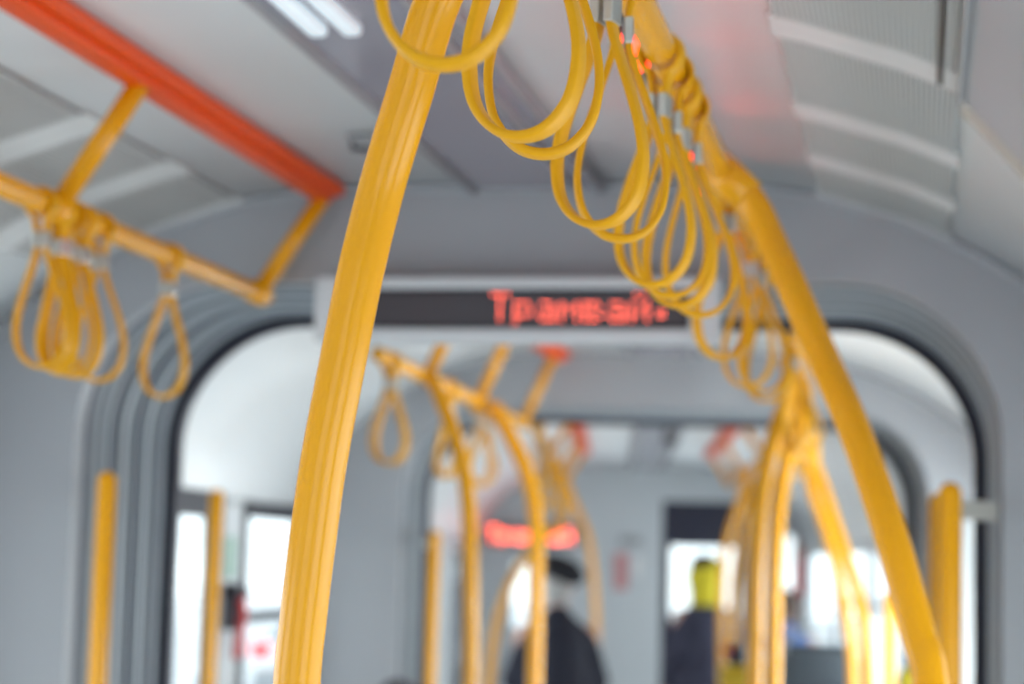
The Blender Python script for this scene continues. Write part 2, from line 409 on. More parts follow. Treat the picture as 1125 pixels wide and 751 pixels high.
def display(F, a, u0, u1, z0, z1, su0, su1, sz0, sz1, tu, tz, text, pitch, r, label, frame_m=WHITE, scr=None):
    t = thing('led_display', label, 'display', F((u0+u1)/2, a, z0))
    bm = new()
    rbox(bm, F, u0, u1, a, a+.055, sz1, z1, .006); rbox(bm, F, u0, u1, a, a+.055, z0, sz0, .006)
    rbox(bm, F, u0, su0, a, a+.055, sz0-.004, sz1+.004, .004); rbox(bm, F, su1, u1, a, a+.055, sz0-.004, sz1+.004, .004)
    part('housing', bm, frame_m, t)
    bm = new(); fbox(bm, F, su0-.001, su1+.001, a+.008, a+.05, sz0-.001, sz1+.001); part('screen', bm, scr or SCREEN, t)
    bm = new(); f = .006
    for A in ((su0, su1, sz0, sz0+f), (su0, su1, sz1-f, sz1), (su0, su0+f, sz0+f, sz1-f), (su1-f, su1, sz0+f, sz1-f)): fbox(bm, F, A[0], A[1], a+.002, a+.009, A[2], A[3])
    part('bezel', bm, DARK, t)
    bm = new(); led_text(bm, Put(F, tu, a+.0065, tz), text, pitch, r, .925 if pitch < .01 else 1); part('red_text', bm, LED, t, label='glowing red dot matrix lettering')
    return t
O = -.71
A1 = 3.555
def U1(px, py): return at(px, py, A1).x - O
display(F1, A1, U1(345, 340), U1(790, 340), at(640, 376, A1).z, at(640, 303, A1).z, U1(386, 340), U1(757, 340), at(640, 360, A1).z, at(640, 317, A1).z,
        U1(540, 340), at(640, 323, A1).z, 'Tpanvai.', (at(725, 340, A1).x-at(533, 340, A1).x-.012)/40, .0018,
        'wide white framed display hung over the gangway with red LED lettering')

# ---------------------------------------------------------------- hand rails and brackets
def rail(F, u, h, a0, a1, label, group, r=.0165, brackets=(), strip_u=None, ends=True, joints=()):
    t = thing('handrail', label, 'handrail', F(u, (a0+a1)/2, h), group)
    bm = new(); tube(bm, [F(u, a0, h), F(u, (a0+a1)/2, h), F(u, a1, h)], r, 24, True); part('rail', bm, YEL, t, True)
    for b in brackets:
        bm = new(); tube(bm, [F(u, b, h), F(strip_u, b-.01, 2.252)], r*.93, 20); br = part('bracket', bm, YEL, t, True)
        bm = new(); tube(bm, [F(u, b-.032, h), F(u, b+.032, h)], r*1.22, 24); part('collar', bm, YEL, br, True)
    for j in joints:
        bm = new(); tube(bm, [F(u, j-.045, h), F(u, j-.03, h), F(u, j+.04, h)], r*1.35, 24); part('joint_sleeve', bm, YEL, t, True)
    return t
rail(F1, .460, 2.10, .2, 3.50, 'long yellow ceiling handrail running from top centre beside the hanging straps', 'ceiling handrails', brackets=(.8, 3.42), strip_u=.385, joints=(2.62,))
rail(F1, -.485, 2.078, .6, 3.60, 'yellow handrail at left hung below the orange ceiling strip', 'ceiling handrails', brackets=(1.75, 2.67, 3.57), strip_u=-.365)
rail(F2, -.43, 2.040, 4.30, 6.50, 'yellow handrail seen under the left half of the display', 'ceiling handrails', brackets=(4.85, 5.58, 6.42), strip_u=-.335)
rail(F2, .46, 2.10, 4.40, 6.45, 'yellow handrail beyond the gangway behind the large right pole', 'ceiling handrails', brackets=(4.5, 6.35), strip_u=.385)
rail(F3, -.48, 2.09, 7.5, 12.2, 'farthest yellow handrail, left of the aisle', 'ceiling handrails', brackets=(7.7, 9.2, 10.8, 12.1), strip_u=-.38)
rail(F3, .48, 2.09, 7.5, 12.2, 'farthest yellow handrail, right of the aisle', 'ceiling handrails', brackets=(7.7, 9.2, 10.8, 12.1), strip_u=.38)

# curved and straight poles; each stands on the floor
def pole(path, r, label, group='yellow poles', foot=True, collars=(), name='grab_pole', n=8, drop=True):
    pts = [Vector(p) for p in path]
    if drop and pts[-1].z > .05: 
        d = (pts[-1]-pts[-2]); l = pts[-1]; k = (l.z-.0)/2
        pts.append(Vector((l.x + d.x*.35, l.y + d.y*.35, l.z-k))); pts.append(Vector((l.x+d.x*.40, l.y+d.y*.4, 0.012)))
    base = pts[-1].copy(); base.z = 0
    t = thing(name, label, 'pole', base, group)
    sp = spline(pts, n); bm = new(); tube(bm, sp, r, 32); part('shaft', bm, YEL, t, True)
    bm = new()
    b = base; tube(bm, [(b.x, b.y, 0), (b.x, b.y, .008), (b.x, b.y, .016)], r*2.0, 20); part('floor_flange', bm, STEEL, t, True)
    for px, d in collars:
        bm = new(); i = min(range(len(sp)), key=lambda i: abs(i/len(sp)-px)); q = sp[i]; e = (sp[min(i+1, len(sp)-1)]-sp[i-1 if i else 0]).normalized()
        tube(bm, [q-e*d, q, q+e*d], r*1.22, 24); part('collar', bm, YEL, t, True)
    return t
rl = lambda F, a, u=.46, h=2.10: F(u, a, h)
pole([rl(F1, 1.42), at(575, -95, 1.45), at(517, -60, 1.47), at(481, 0, 1.48), at(451, 100, 1.49), at(421, 200, 1.5), at(396, 300, 1.5), at(376, 400, 1.5), at(356, 505, 1.5), at(344, 590, 1.5), at(333, 680, 1.5), at(326, 751, 1.5), at(318, 900, 1.5)],
     .0180, 'large sharp yellow pole bowing down left of centre, nearest the camera')
pole([rl(F1, 2.56), at(826, 222, 2.56), at(846, 262, 2.55), at(869, 312, 2.52), at(902, 388, 2.48), at(935, 463, 2.42), at(962, 537, 2.37), at(986, 612, 2.33), at(1009, 697, 2.3), at(1022, 751, 2.28), at(1030, 900, 2.25)],
     .0195, 'large yellow pole curving down to the lower right corner from the handrail', collars=((.02, .035),))
# section two
lr = lambda a: F2(-.485, a, 2.075)
def D2(px, y0, F=F2): return y0
pole([at(470, 408, 4.75), at(482, 432, 4.75), at(498, 475, 4.75), at(511, 525, 4.75), at(516, 600, 4.75), at(517, 751, 4.75)], .0180, 'blurred yellow pole curving down from the far left handrail, left one', 'yellow poles beyond the gangway')
pole([at(543, 446, 5.62), at(560, 478, 5.62), at(577, 515, 5.62), at(588, 565, 5.62), at(589, 640, 5.62), at(587, 751, 5.62)], .0215, 'blurred yellow pole crossing the person in the black coat', 'yellow poles beyond the gangway')
r2 = lambda a: F2(.46, a, 2.10)
pole([r2(4.55), at(868, 425, 4.6), at(850, 480, 4.6), at(837, 540, 4.6), at(831, 620, 4.6), at(829, 751, 4.6)], .0180, 'blurred yellow pole right of the dark doorway, left of a close pair', 'yellow poles beyond the gangway')
pole([r2(5.1), at(885, 440, 5.1), at(868, 490, 5.1), at(857, 545, 5.1), at(852, 620, 5.1), at(850, 751, 5.1)], .0180, 'blurred yellow pole right of the dark doorway, right of a close pair', 'yellow poles beyond the gangway')
pole([r2(5.75), at(893, 500, 5.75), at(908, 545, 5.75), at(926, 600, 5.75), at(943, 655, 5.75), at(955, 751, 5.75)], .0165, 'slim yellow pole curving right beyond the pair, outer one', 'yellow poles beyond the gangway')
pole([r2(6.3), at(890, 530, 6.3), at(903, 570, 6.3), at(918, 620, 6.3), at(930, 680, 6.3), at(937, 751, 6.3)], .0165, 'slim yellow pole curving right beyond the pair, inner one', 'yellow poles beyond the gangway')
# section three
pole([F3(-.48, 8.6, 2.09), at(621, 560, 8.6), at(597, 590, 8.6), at(566, 630, 8.6), at(547, 680, 8.6), at(538, 751, 8.6)], .0190, 'faint yellow pole bending left from the farthest left handrail', 'yellow poles in the farthest section')
pole([F3(-.48, 10.9, 2.09), at(634, 560, 10.9), at(646, 590, 10.9), at(652, 630, 10.9), at(655, 680, 10.9), at(655, 751, 10.9)], .0190, 'faint yellow pole bending right, behind the shoulder of the black coat', 'yellow poles in the farthest section')
pole([F3(.48, 8.4, 2.09), at(826, 545, 8.4), at(815, 590, 8.4), at(808, 640, 8.4), at(806, 700, 8.4), at(806, 751, 8.4)], .019, 'faint yellow pole at the right edge of the dark doorway, nearer one', 'yellow poles in the farthest section')
pole([F3(.48, 10.2, 2.09), at(815, 545, 10.2), at(800, 590, 10.2), at(793, 640, 10.2), at(793, 751, 10.2)], .019, 'faint yellow pole in front of the dark doorway, farther one', 'yellow poles in the farthest section')

def wall_pole(top, r, label, side, F, blen=.07, group='upright grab poles', yb=.0):
    b = Vector((top.x, top.y, 0)); t = thing('grab_pole', label, 'pole', b, group)
    bm = new(); tube(bm, [Vector((b.x, b.y, .02)), Vector((b.x, b.y, .8)), Vector((top.x, top.y, top.z-r))], r, 24, True); part('shaft', bm, YEL, t, True)
    bm = new(); tube(bm, [b, b+Vector((0, 0, .02))], r*2, 20); part('floor_flange', bm, STEEL, t, True)
    if side:
        q = Vector((top.x, top.y, top.z-.045)); bm = new(); e = F(side, 0, 0)-F(0, 0, 0)
        ex = Vector((side*blen, yb, 0))
        sweep(bm, [q, q+ex*.5, q+ex], [(-.016, -.012), (.016, -.012), (.016, .012), (-.016, .012)]); part('bracket', bm, BEIGE, t, label='grey beige bracket')
    return t
wall_pole(at(118, 517, 3.50), .0175, 'upright yellow grab pole in front of the ribbed bellows at far left', -1, F1, .05, yb=.11)
wall_pole(at(1044, 529, 3.50), .0195, 'upright yellow grab pole by the right gangway edge, in front of a second', 1, F1, .07, yb=.11)
wall_pole(at(1030, 541, 4.45), .0175, 'upright yellow grab pole just behind the one at the right gangway edge', 0, F1, .07, yb=-.2)
wall_pole(at(238, 537, 5.0), .0170, 'dull yellow grab pole beside the door window beyond the left gangway edge', 0, F2)
wall_pole(at(478, 582, 6.5), .0175, 'yellow grab pole at the left edge of the farther gangway', -1, F2, .05, yb=.11)
wall_pole(at(977, 648, 6.5), .0185, 'short looking yellow grab pole low behind the large right pole', 1, F2, .05, yb=.11)

# ---------------------------------------------------------------- hanging straps
SECT = [(.0100*math.copysign(abs(cos(q))**.5, cos(q)), .0031*math.copysign(abs(sin(q))**.5, sin(q))) for q in [2*pi*k/12 for k in range(12)]]
def mk_strap():
    t = thing('hanging_strap', 'yellow hanging strap', 'strap')
    R = .0205
    up = []
    for k in range(25):
        q = radians(-62 + (304)*k/24); up.append(Vector((R*cos(q), 0, R*sin(q))))
    path = [Vector((.0062, 0, -.052)), Vector((.0062, 0, -.040)), Vector((.0080, 0, -.028))] + up + [Vector((-.0080, 0, -.028)), Vector((-.0062, 0, -.040)), Vector((-.0062, 0, -.052))]
    bm = new(); sweep(bm, path, SECT, up=Vector((0, 1, 0))); part('bar_loop', bm, STRAP, t, True)
    half = [(.0062,-.050), (.0066,-.066), (.0145,-.092), (.0255,-.123), (.0342,-.153), (.0370,-.178), (.0322,-.204), (.0182,-.2215), (.0, -.2270)]
    pts = [Vector((x, 0, z)) for x, z in half] + [Vector((-x, 0, z)) for x, z in half[:-1][::-1]]
    bm = new(); sweep(bm, spline(pts, 6), SECT, up=Vector((0, 1, 0))); part('grip_loop', bm, STRAP, t, True)
    for s in (-1, 1):
        bm = new(); rbox(bm, ID, .0062*s-.0042, .0062*s+.0042, -.0112, .0112, -.063, -.040, .0015)
        part('clamp', bm, STEEL, t, label='bare metal clamp')
    return t
proto = mk_strap(); used = [False]
def strap(F, u, a, h, label, group, swing=0, twist=0, pitch=0, sc_=1):
    if not used[0]: r = proto; used[0] = True
    else:
        r = proto.copy(); C.objects.link(r)
        for c in list(proto.children): d = c.copy(); C.objects.link(d); d.parent = r
    r.location = F(u, a, h)
    r.rotation_euler = (radians(pitch), radians(swing), radians(twist) + F.th); r['label'] = label; r['group'] = group
    return r
gN = 'straps on the near right handrail'
NS = [(1.07, 2, 6, 'nearest and largest strap, crossing the top of the near pole'),
 (1.26, 0, -8, 'second nearest strap, its loop left of a touching third'), (1.315, -1, 9, 'third nearest strap, lowest of the big overlapping pair'),
 (1.60, 1, -12, 'strap below the big pair, left and higher of its own pair'), (1.67, -1.5, 12, 'strap below the big pair, right and lower of its own pair'),
 (1.95, 1, -10, 'strap of the middle cluster, leftmost'), (2.03, -1, 14, 'strap of the middle cluster, second from left'), (2.11, -1, -12, 'strap of the middle cluster, third from left'), (2.19, -5, 14, 'strap of the middle cluster, rightmost'),
 (2.64, 1, 34, 'strap just past the display end, higher one'), (3.06, 1, -8, 'strap just past the display end, lower and right one'), (3.16, -4, 20, 'strap behind the curved right pole, nearer one'), (3.33, -2, -20, 'strap behind the curved right pole, farther one')]
for a, s_, tw, wd in NS: strap(F1, .46, a, 2.10-.004, 'yellow plastic ' + wd, gN, s_, tw)
gL = 'straps on the near left handrail'
for a, s_, tw, wd in [(2.62, -3, 4, 'leftmost of the bunch at far left'), (2.69, -2, -30, 'second of the bunch at far left, turned edge on'), (2.725, 1, 18, 'middle of the bunch at far left'), (2.765, 0, -12, 'fourth of the bunch at far left'), (2.83, -2, 6, 'rightmost of the bunch at far left'), (3.12, 1, -6, 'hanging alone right of the bunch at far left')]:
    strap(F1, -.485, a, 2.076, 'yellow strap ' + wd, gL, s_, tw)
gM = 'straps beyond the gangway'
for a, s_, tw, wd in [(4.42, 0, 4, 'just right of the near pole, front one of two'), (4.46, -1, -8, 'just right of the near pole, rear one of two'), (5.1, -6, 30, 'by the left curved pole beyond the gangway'), (5.18, 5, -40, 'behind the left curved pole beyond the gangway'), (5.55, -8, 20, 'between the two left curved poles, nearest'), (5.66, 4, -10, 'between the two left curved poles, middle'), (5.78, 6, 30, 'between the two left curved poles, farthest')]:
    strap(F2, -.43, a, 2.037, 'blurred yellow strap ' + wd, gM, s_, tw)
names = ['first', 'second', 'third', 'fourth', 'fifth', 'sixth', 'seventh', 'eighth', 'ninth', 'tenth']
for i, a in enumerate([4.47, 4.62, 4.78, 4.95, 5.2, 5.35, 5.6, 5.9, 6.1]):
    strap(F2, .46, a, 2.096, 'blurred yellow strap tangled behind the curved right pole, %s from the near end' % names[i], gM+' on the right', random.uniform(-9, 9), random.uniform(-40, 40))
for i, a in enumerate([7.9, 8.3, 8.75, 9.0, 9.5, 9.9, 10.3, 10.7]):
    strap(F3, -.48, a, 2.086, 'faint yellow strap above the black coat, %s from the near end of its rail' % names[i], 'straps in the farthest section left', random.uniform(-9, 9), random.uniform(-40, 40))
for i, a in enumerate([8.1, 8.7, 9.3, 9.8, 10.4, 11.0]):
    strap(F3, .48, a, 2.086, 'faint yellow strap above the dark doorway, %s from the near end of its rail' % names[i], 'straps in the farthest section right', random.uniform(-9, 9), random.uniform(-40, 40))

# ---------------------------------------------------------------- far end bulkhead with doorway
def quadwall(bm, F, cells, a0, a1):
    for u0, u1, z0, z1 in cells: fbox(bm, F, u0, u1, a0, a1, z0, z1)
AE = 14.70
def UE(px):   # lateral position on the far bulkhead
    lo, hi = -3, 3
    for _ in range(40):
        m = (lo+hi)/2; q = CM.to_3x3().transposed() @ (F3(m, AE, 1.6)-EYE); x = 562.5 + FPX*q.x/-q.z
        lo, hi = (m, hi) if x < px else (lo, m)
    return lo
d0, d1 = UE(727), UE(838); w0, w1 = UE(862), 1.10
bm = new()
e0, e1 = UE(562), UE(588)
quadwall(bm, F3, [(-1.17, e0, 0, 2.2), (e0, e1, 0, 1.12), (e0, e1, 1.60, 2.2), (e1, d0, 0, 2.2), (d1, w0, 0, 2.2), (w0, w1, 0, 1.2), (w0, w1, 1.84, 2.2), (w1, 1.17, 0, 2.2), (d0, d1, 2.06, 2.2)], AE, AE+.05)
poly = [(-1.17, 2.2)] 
for k in range(24):
    ua, ub = -1.15+2.3*k/24, -1.15+2.3*(k+1)/24
    za, zb = max(2.2, hprof(ua)+.02), max(2.2, hprof(ub)+.02)
    if za > 2.2 or zb > 2.2: hexa(bm, [F3(ua, AE, 2.195), F3(ub, AE, 2.195), F3(ub, AE+.05, 2.195), F3(ua, AE+.05, 2.195), F3(ua, AE, za), F3(ub, AE, zb), F3(ub, AE+.05, zb), F3(ua, AE+.05, za)])
obj('wall_end', bm, WHITE, kind='structure')
# door leaf with window
bm = new(); g0, g1 = UE(737), UE(814); gz0, gz1 = 1.22, 1.74
quadwall(bm, F3, [(d0, g0, 0, 2.06), (g1, d1, 0, 2.06), (g0, g1, 0, gz0), (g0, g1, gz1, 2.06)], AE+.0, AE+.04)
dr = obj('door_1', bm, mat('dark_navy_door', (.010, .012, .035), .35), kind='structure')
bm = new(); fbox(bm, F3, g0, g1, AE+.015, AE+.022, gz0, gz1); part('pane', bm, GLASS, dr)
bm = new(); tube(bm, [F3(d1-.08, AE-.03, .95), F3(d1-.08, AE-.03, 1.12)], .012, 10); part('door_handle', bm, STEEL, dr, True)
bm = new(); fr = .02
for A in ((w0-fr, w0+.01, 1.18, 1.86), (w1-.01, w1+fr, 1.18, 1.86), (w0, w1, 1.18, 1.21), (w0, w1, 1.83, 1.86)): fbox(bm, F3, A[0], A[1], AE-.01, AE+.05, A[2], A[3])
wo = obj('window_%d' % (wn[0]+1), bm, WHITE, kind='structure')
bm = new(); fbox(bm, F3, w0, w1, AE+.015, AE+.022, 1.2, 1.84); part('pane', bm, GLASS, wo)
bm = new()
for A in ((e0-fr, e0+.01, 1.10, 1.62), (e1-.01, e1+fr, 1.10, 1.62), (e0, e1, 1.10, 1.13), (e0, e1, 1.59, 1.62)): fbox(bm, F3, A[0], A[1], AE-.01, AE+.05, A[2], A[3])
wo = obj('window_%d' % (wn[0]+2), bm, WHITE, kind='structure')
bm = new(); fbox(bm, F3, e0, e1, AE+.015, AE+.022, 1.12, 1.60); part('pane', bm, GLASS, wo)

# second display
display(F3, AE-.07, UE(533), UE(640), 1.69, 1.875, UE(536), UE(637), 1.71, 1.865, UE(537), 1.835, 'Tpanvai', (UE(628)-UE(538))/40, .0085,
        'small far display glowing red above the person in the black coat', WHITE, mat('grey_display_glass', (.25, .25, .26), .3))

def flat_thing(name, label, cat, F, u0, u1, a, z0, z1, m, side=None, extra=None):
    bm = new(); rbox(bm, F, u0, u1, a-.012, a, z0, z1, .004); o = obj(name, bm, m); tag(o, label, cat); return o
flat_thing('notice', 'pale red notice on the far wall left of the dark doorway', 'sign', F3, UE(675), UE(690), AE, 1.42, 1.68, REDP)
flat_thing('notice', 'small grey notice above the red one on the far wall', 'sign', F3, UE(680), UE(704), AE, 1.74, 1.80, GREYP)
flat_thing('notice', 'pale notice right of the red one on the far wall', 'sign', F3, UE(696), UE(706), AE, 1.52, 1.66, PAPER)
# red extinguisher like hammer holder before the far window
t = thing('fire_extinguisher', 'small red extinguisher hung before the bright window right of the doorway', 'fire extinguisher', F3(UE(879), AE-.07, 1.4))
ux = UE(879)
bm = new(); tube(bm, [F3(ux, AE-.07, 1.45), F3(ux, AE-.07, 1.55), F3(ux, AE-.07, 1.66)], .042, 20, True); part('cylinder', bm, mat('bright_red_enamel', (.95, .02, .012), .4), t, True)
bm = new(); tube(bm, [F3(ux, AE-.07, 1.69), F3(ux, AE-.07, 1.74)], .02, 12); part('valve', bm, mat('orange_label', (.8, .25, .05), .5), t, True)
bm = new(); tube(bm, [F3(ux-.03, AE-.07, 1.755), F3(ux+.04, AE-.07, 1.775)], .012, 10, True); part('handle', bm, RED, t, True)
bm = new(); tube(bm, [F3(ux+.0, AE-.07, 1.74), F3(ux+.05, AE-.07, 1.73), F3(ux+.06, AE-.07, 1.64), F3(ux+.055, AE-.07, 1.5)], .008, 8); part('hose', bm, DARK, t, True)
bm = new(); rbox(bm, F3, ux-.05, ux+.05, AE-.03, AE-.008, 1.39, 1.8, .004); part('wall_bracket', bm, PAPER, t)

# hammer with red handle on pillar, left of the near pole
q = F2(-1.135, 5.665, 1.40); hz = at(263, 680, 5.6).z
t = thing('emergency_hammer', 'emergency hammer with black head and red handle on the left window pillar', 'hammer', (q.x, q.y, hz-.1))
bm = new(); rbox(bm, F2, -1.150, -1.125, 5.60, 5.72, hz-.03, hz+.10, .006); part('holder', bm, DARK, t)
bm = new(); tube(bm, [F2(-1.112, 5.655, hz+.07), F2(-1.112, 5.68, hz+.02), F2(-1.112, 5.645, hz-.10)], .014, 14, True); part('handle', bm, RED, t, True, 'red plastic handle')
bm = new(); tube(bm, [F2(-1.112, 5.62, hz+.075), F2(-1.112, 5.70, hz+.075)], .016, 14, True); part('head', bm, DARK, t, True)
bm = new(); rbox(bm, F2, -1.152, -1.146, 5.62, 5.70, at(262, 612, 5.6).z-.06, at(262, 612, 5.6).z+.06, .002)
tag(obj('sticker', bm, GREENP), 'pale green sticker on the pillar above the emergency hammer', 'sticker')
# hatch on second ceiling
bm = new(); panel_on_ceiling(bm, F2, .22, .40, 5.7, 6.35, .001, .01); tag(obj('ceiling_hatch', bm, GRILLE), 'blue grey hatch in the ceiling just below the display, right', 'hatch')
p = F3(.1, 10.6, 0)
t = thing('ceiling_camera', 'small dark dome camera on the farthest ceiling above the doorway', 'camera', (p.x, p.y, 2.25))
bm = new(); tube(bm, [(p.x, p.y, 2.285), (p.x, p.y, 2.262)], .055, 18); part('mount', bm, GREYP, t, True)
bm = new(); bmesh.ops.create_uvsphere(bm, u_segments=18, v_segments=10, radius=.042); bmesh.ops.translate(bm, vec=(p.x, p.y, 2.255), verts=bm.verts); part('dome', bm, DARK, t, True)

# ---------------------------------------------------------------- seats
def seat(F, u, a, base, label, back_h=.75, facing=-1, shell=SEATM):
    """facing -1: back of seat towards the camera (sitter looks forward)"""
    t = thing('passenger_seat', label, 'seat', F(u, a, base), 'passenger seats'); G = lambda x, y, z: F(u+x, a+y*(-facing), base+z)
    if base > 0:
        bm = new(); fbox(bm, F, u-.23, u+.23, a-.25, a+.3, 0, base); tag(obj('seat_podium', bm, FLOORM), 'dark floor podium carrying the ' + ' '.join(label.split()[:7]).rstrip(','), 'podium')
    bm = new(); rbox(bm, G, -.21, .21, 0, .42, .40, .46, .02, 3); part('seat_cushion', bm, SEATF, t)
    bm = new(); rows = []
    for j in range(9):
        z = .38 + (back_h-.38)*j/8; wv = .21*(1 if j < 6 else 1-.10*(j-5)**1.4/3); y = -.02 - .06*j/8
        rows.append([bm.verts.new(G(wv*cos(q), y + .035*sin(q) - .0, z)) for q in [2*pi*k/24 for k in range(24)]])
    for j in range(8):
        for k in range(24): bm.faces.new((rows[j][k], rows[j][(k+1) % 24], rows[j+1][(k+1) % 24], rows[j+1][k]))
    bm.faces.new(rows[0]); bm.faces.new(rows[-1]); part('backrest', bm, shell, t, True)
    bm = new(); tube(bm, spline([G(-.17, -.08, back_h-.06), G(-.165, -.09, back_h+.015), G(-.09, -.095, back_h+.05), G(.09, -.095, back_h+.05), G(.165, -.09, back_h+.015), G(.17, -.08, back_h-.06)], 6), .012, 12); part('grab_handle', bm, GREYP, t, True)
    bm = new(); rbox(bm, G, -.05, .05, .05, .30, 0, .40, .015); part('pedestal', bm, STEEL, t)
    return t
ps = at(900, 751, 12.2)
def invF(F, p): d = p-F.o; c, n = cos(F.th), sin(F.th); return d.x*c+d.y*n, -d.x*n+d.y*c + F.s0
u_, a_ = invF(F3, at(900, 720, 10.0))
seat(F3, u_, a_, .35, 'slate grey seat with arched handle, low at the right behind the pole pair', .90)
u5, a5 = invF(F3, at(868, 720, 12.0)); seat(F3, u5, a5, .35, 'slate seat under the person in the blue jacket', .72)
u2, a2 = invF(F2, at(420, 751, 5.55))
seat(F2, max(u2, -.90), a2, .0, 'seat under the grey haired person at the lower left of the gangway', .74)
# ticket validator: yellow box on pole
vp = at(811, 735, 8.3)
t = thing('ticket_validator', 'yellow ticket validator with dark red top on the pole before the doorway', 'ticket machine', (vp.x, vp.y, vp.z-.12), None)
bm = new(); rbox(bm, ID, vp.x-.065, vp.x+.05, vp.y-.10, vp.y-.015, vp.z-.16, vp.z+.02, .012); part('body', bm, mat('signal_yellow', (.80, .52, .01), .4), t)
bm = new(); rbox(bm, ID, vp.x-.03, vp.x+.035, vp.y-.09, vp.y-.02, vp.z+.015, vp.z+.10, .01); part('screen_unit', bm, DARK, t)
bm = new(); rbox(bm, ID, vp.x-.05, vp.x-.02, vp.y-.095, vp.y-.06, vp.z+.055, vp.z+.10, .008); part('red_lamp', bm, RED, t)
# yellow rounded handle at the lower right edge
hp = at(1000, 742, 4.9)
t = thing('grab_hoop', 'yellow green rounded grab hoop at the bottom edge left of the right pole', 'handle', (hp.x, hp.y, 0))
HY = mat('yellow_green_plastic', (.62, .52, .02), .4)
bm = new(); tube(bm, spline([(hp.x-.012, hp.y, hp.z-.5), (hp.x-.012, hp.y, hp.z-.12), (hp.x-.008, hp.y, hp.z-.02), (hp.x, hp.y, hp.z), (hp.x+.01, hp.y, hp.z-.02), (hp.x+.012, hp.y, hp.z-.12), (hp.x+.012, hp.y, hp.z-.5)], 6), .022, 16); part('grip', bm, HY, t, True)
bm = new(); tube(bm, [(hp.x, hp.y, 0), (hp.x, hp.y, hp.z-.48)], .018, 12); part('post', bm, STEEL, t, True)

# pale partition screen by the right door of section two
gp = at(1066, 570, 4.9)
t = thing('glass_partition', 'narrow pale glazed partition between the right pole and the gangway seal', 'partition', (gp.x, gp.y, 0))
bm = new(); rbox(bm, ID, gp.x-.016, gp.x+.15, gp.y-.006, gp.y+.006, .4, gp.z, .003); part('pale_panel', bm, mat('frosted_white_panel', (.82, .88, .90), .25), t)
bm = new(); tube(bm, [(gp.x+.16, gp.y, 0), (gp.x+.16, gp.y, gp.z+.05)], .014, 14, True); part('post', bm, GREYP, t, True)

# ---------------------------------------------------------------- people
def cap(bm, p, q, r0, r1, n=14):
    p, q = Vector(p), Vector(q); d = q-p; L = d.length; T = d.normalized() if L > 1e-6 else Vector((0, 0, 1))
    up = Vector((0, 0, 1)) if abs(T.z) < .9 else Vector((0, 1, 0)); N = (up-T*up.dot(T)).normalized(); B = T.cross(N)
    rings = []
    for k in range(1, 6): a = pi/2*k/5; rings.append((p - T*r0*cos(a), r0*sin(a)))
    for k in range(0, 5): a = pi/2*k/5; rings.append((q + T*r1*sin(a), r1*cos(a)))
    R_ = [[bm.verts.new(c + (N*cos(2*pi*j/n)+B*sin(2*pi*j/n))*r) for j in range(n)] for c, r in rings]
    s, e = bm.verts.new(p-T*r0), bm.verts.new(q+T*r1)
    for i in range(len(R_)-1):
        for j in range(n): bm.faces.new((R_[i][j], R_[i][(j+1) % n], R_[i+1][(j+1) % n], R_[i+1][j]))
    for j in range(n): bm.faces.new((s, R_[0][(j+1) % n], R_[0][j])); bm.faces.new((e, R_[-1][j], R_[-1][(j+1) % n]))
def ell(bm, c, r, M=None, n=20):
    t = bmesh.new(); bmesh.ops.create_uvsphere(t, u_segments=n, v_segments=n//2+2, radius=1)
    for v in t.verts:
        q = Vector((v.co.x*r[0], v.co.y*r[1], v.co.z*r[2])); v.co = (M @ q if M else q) + Vector(c)
    me = bpy.data.meshes.new('t'); t.to_mesh(me); t.free(); bm.from_mesh(me); bpy.data.meshes.remove(me)
def body_obj(name, bm, m, parent, vox, tr):
    for v in bm.verts: v.co = tr(v.co)
    o = part(name, bm, m, parent, True)
    r = o.modifiers.new('join', 'REMESH'); r.mode = 'VOXEL'; r.voxel_size = vox; r.use_smooth_shade = True
    s = o.modifiers.new('soft', 'SMOOTH'); s.factor = .6; s.iterations = 4
    return o
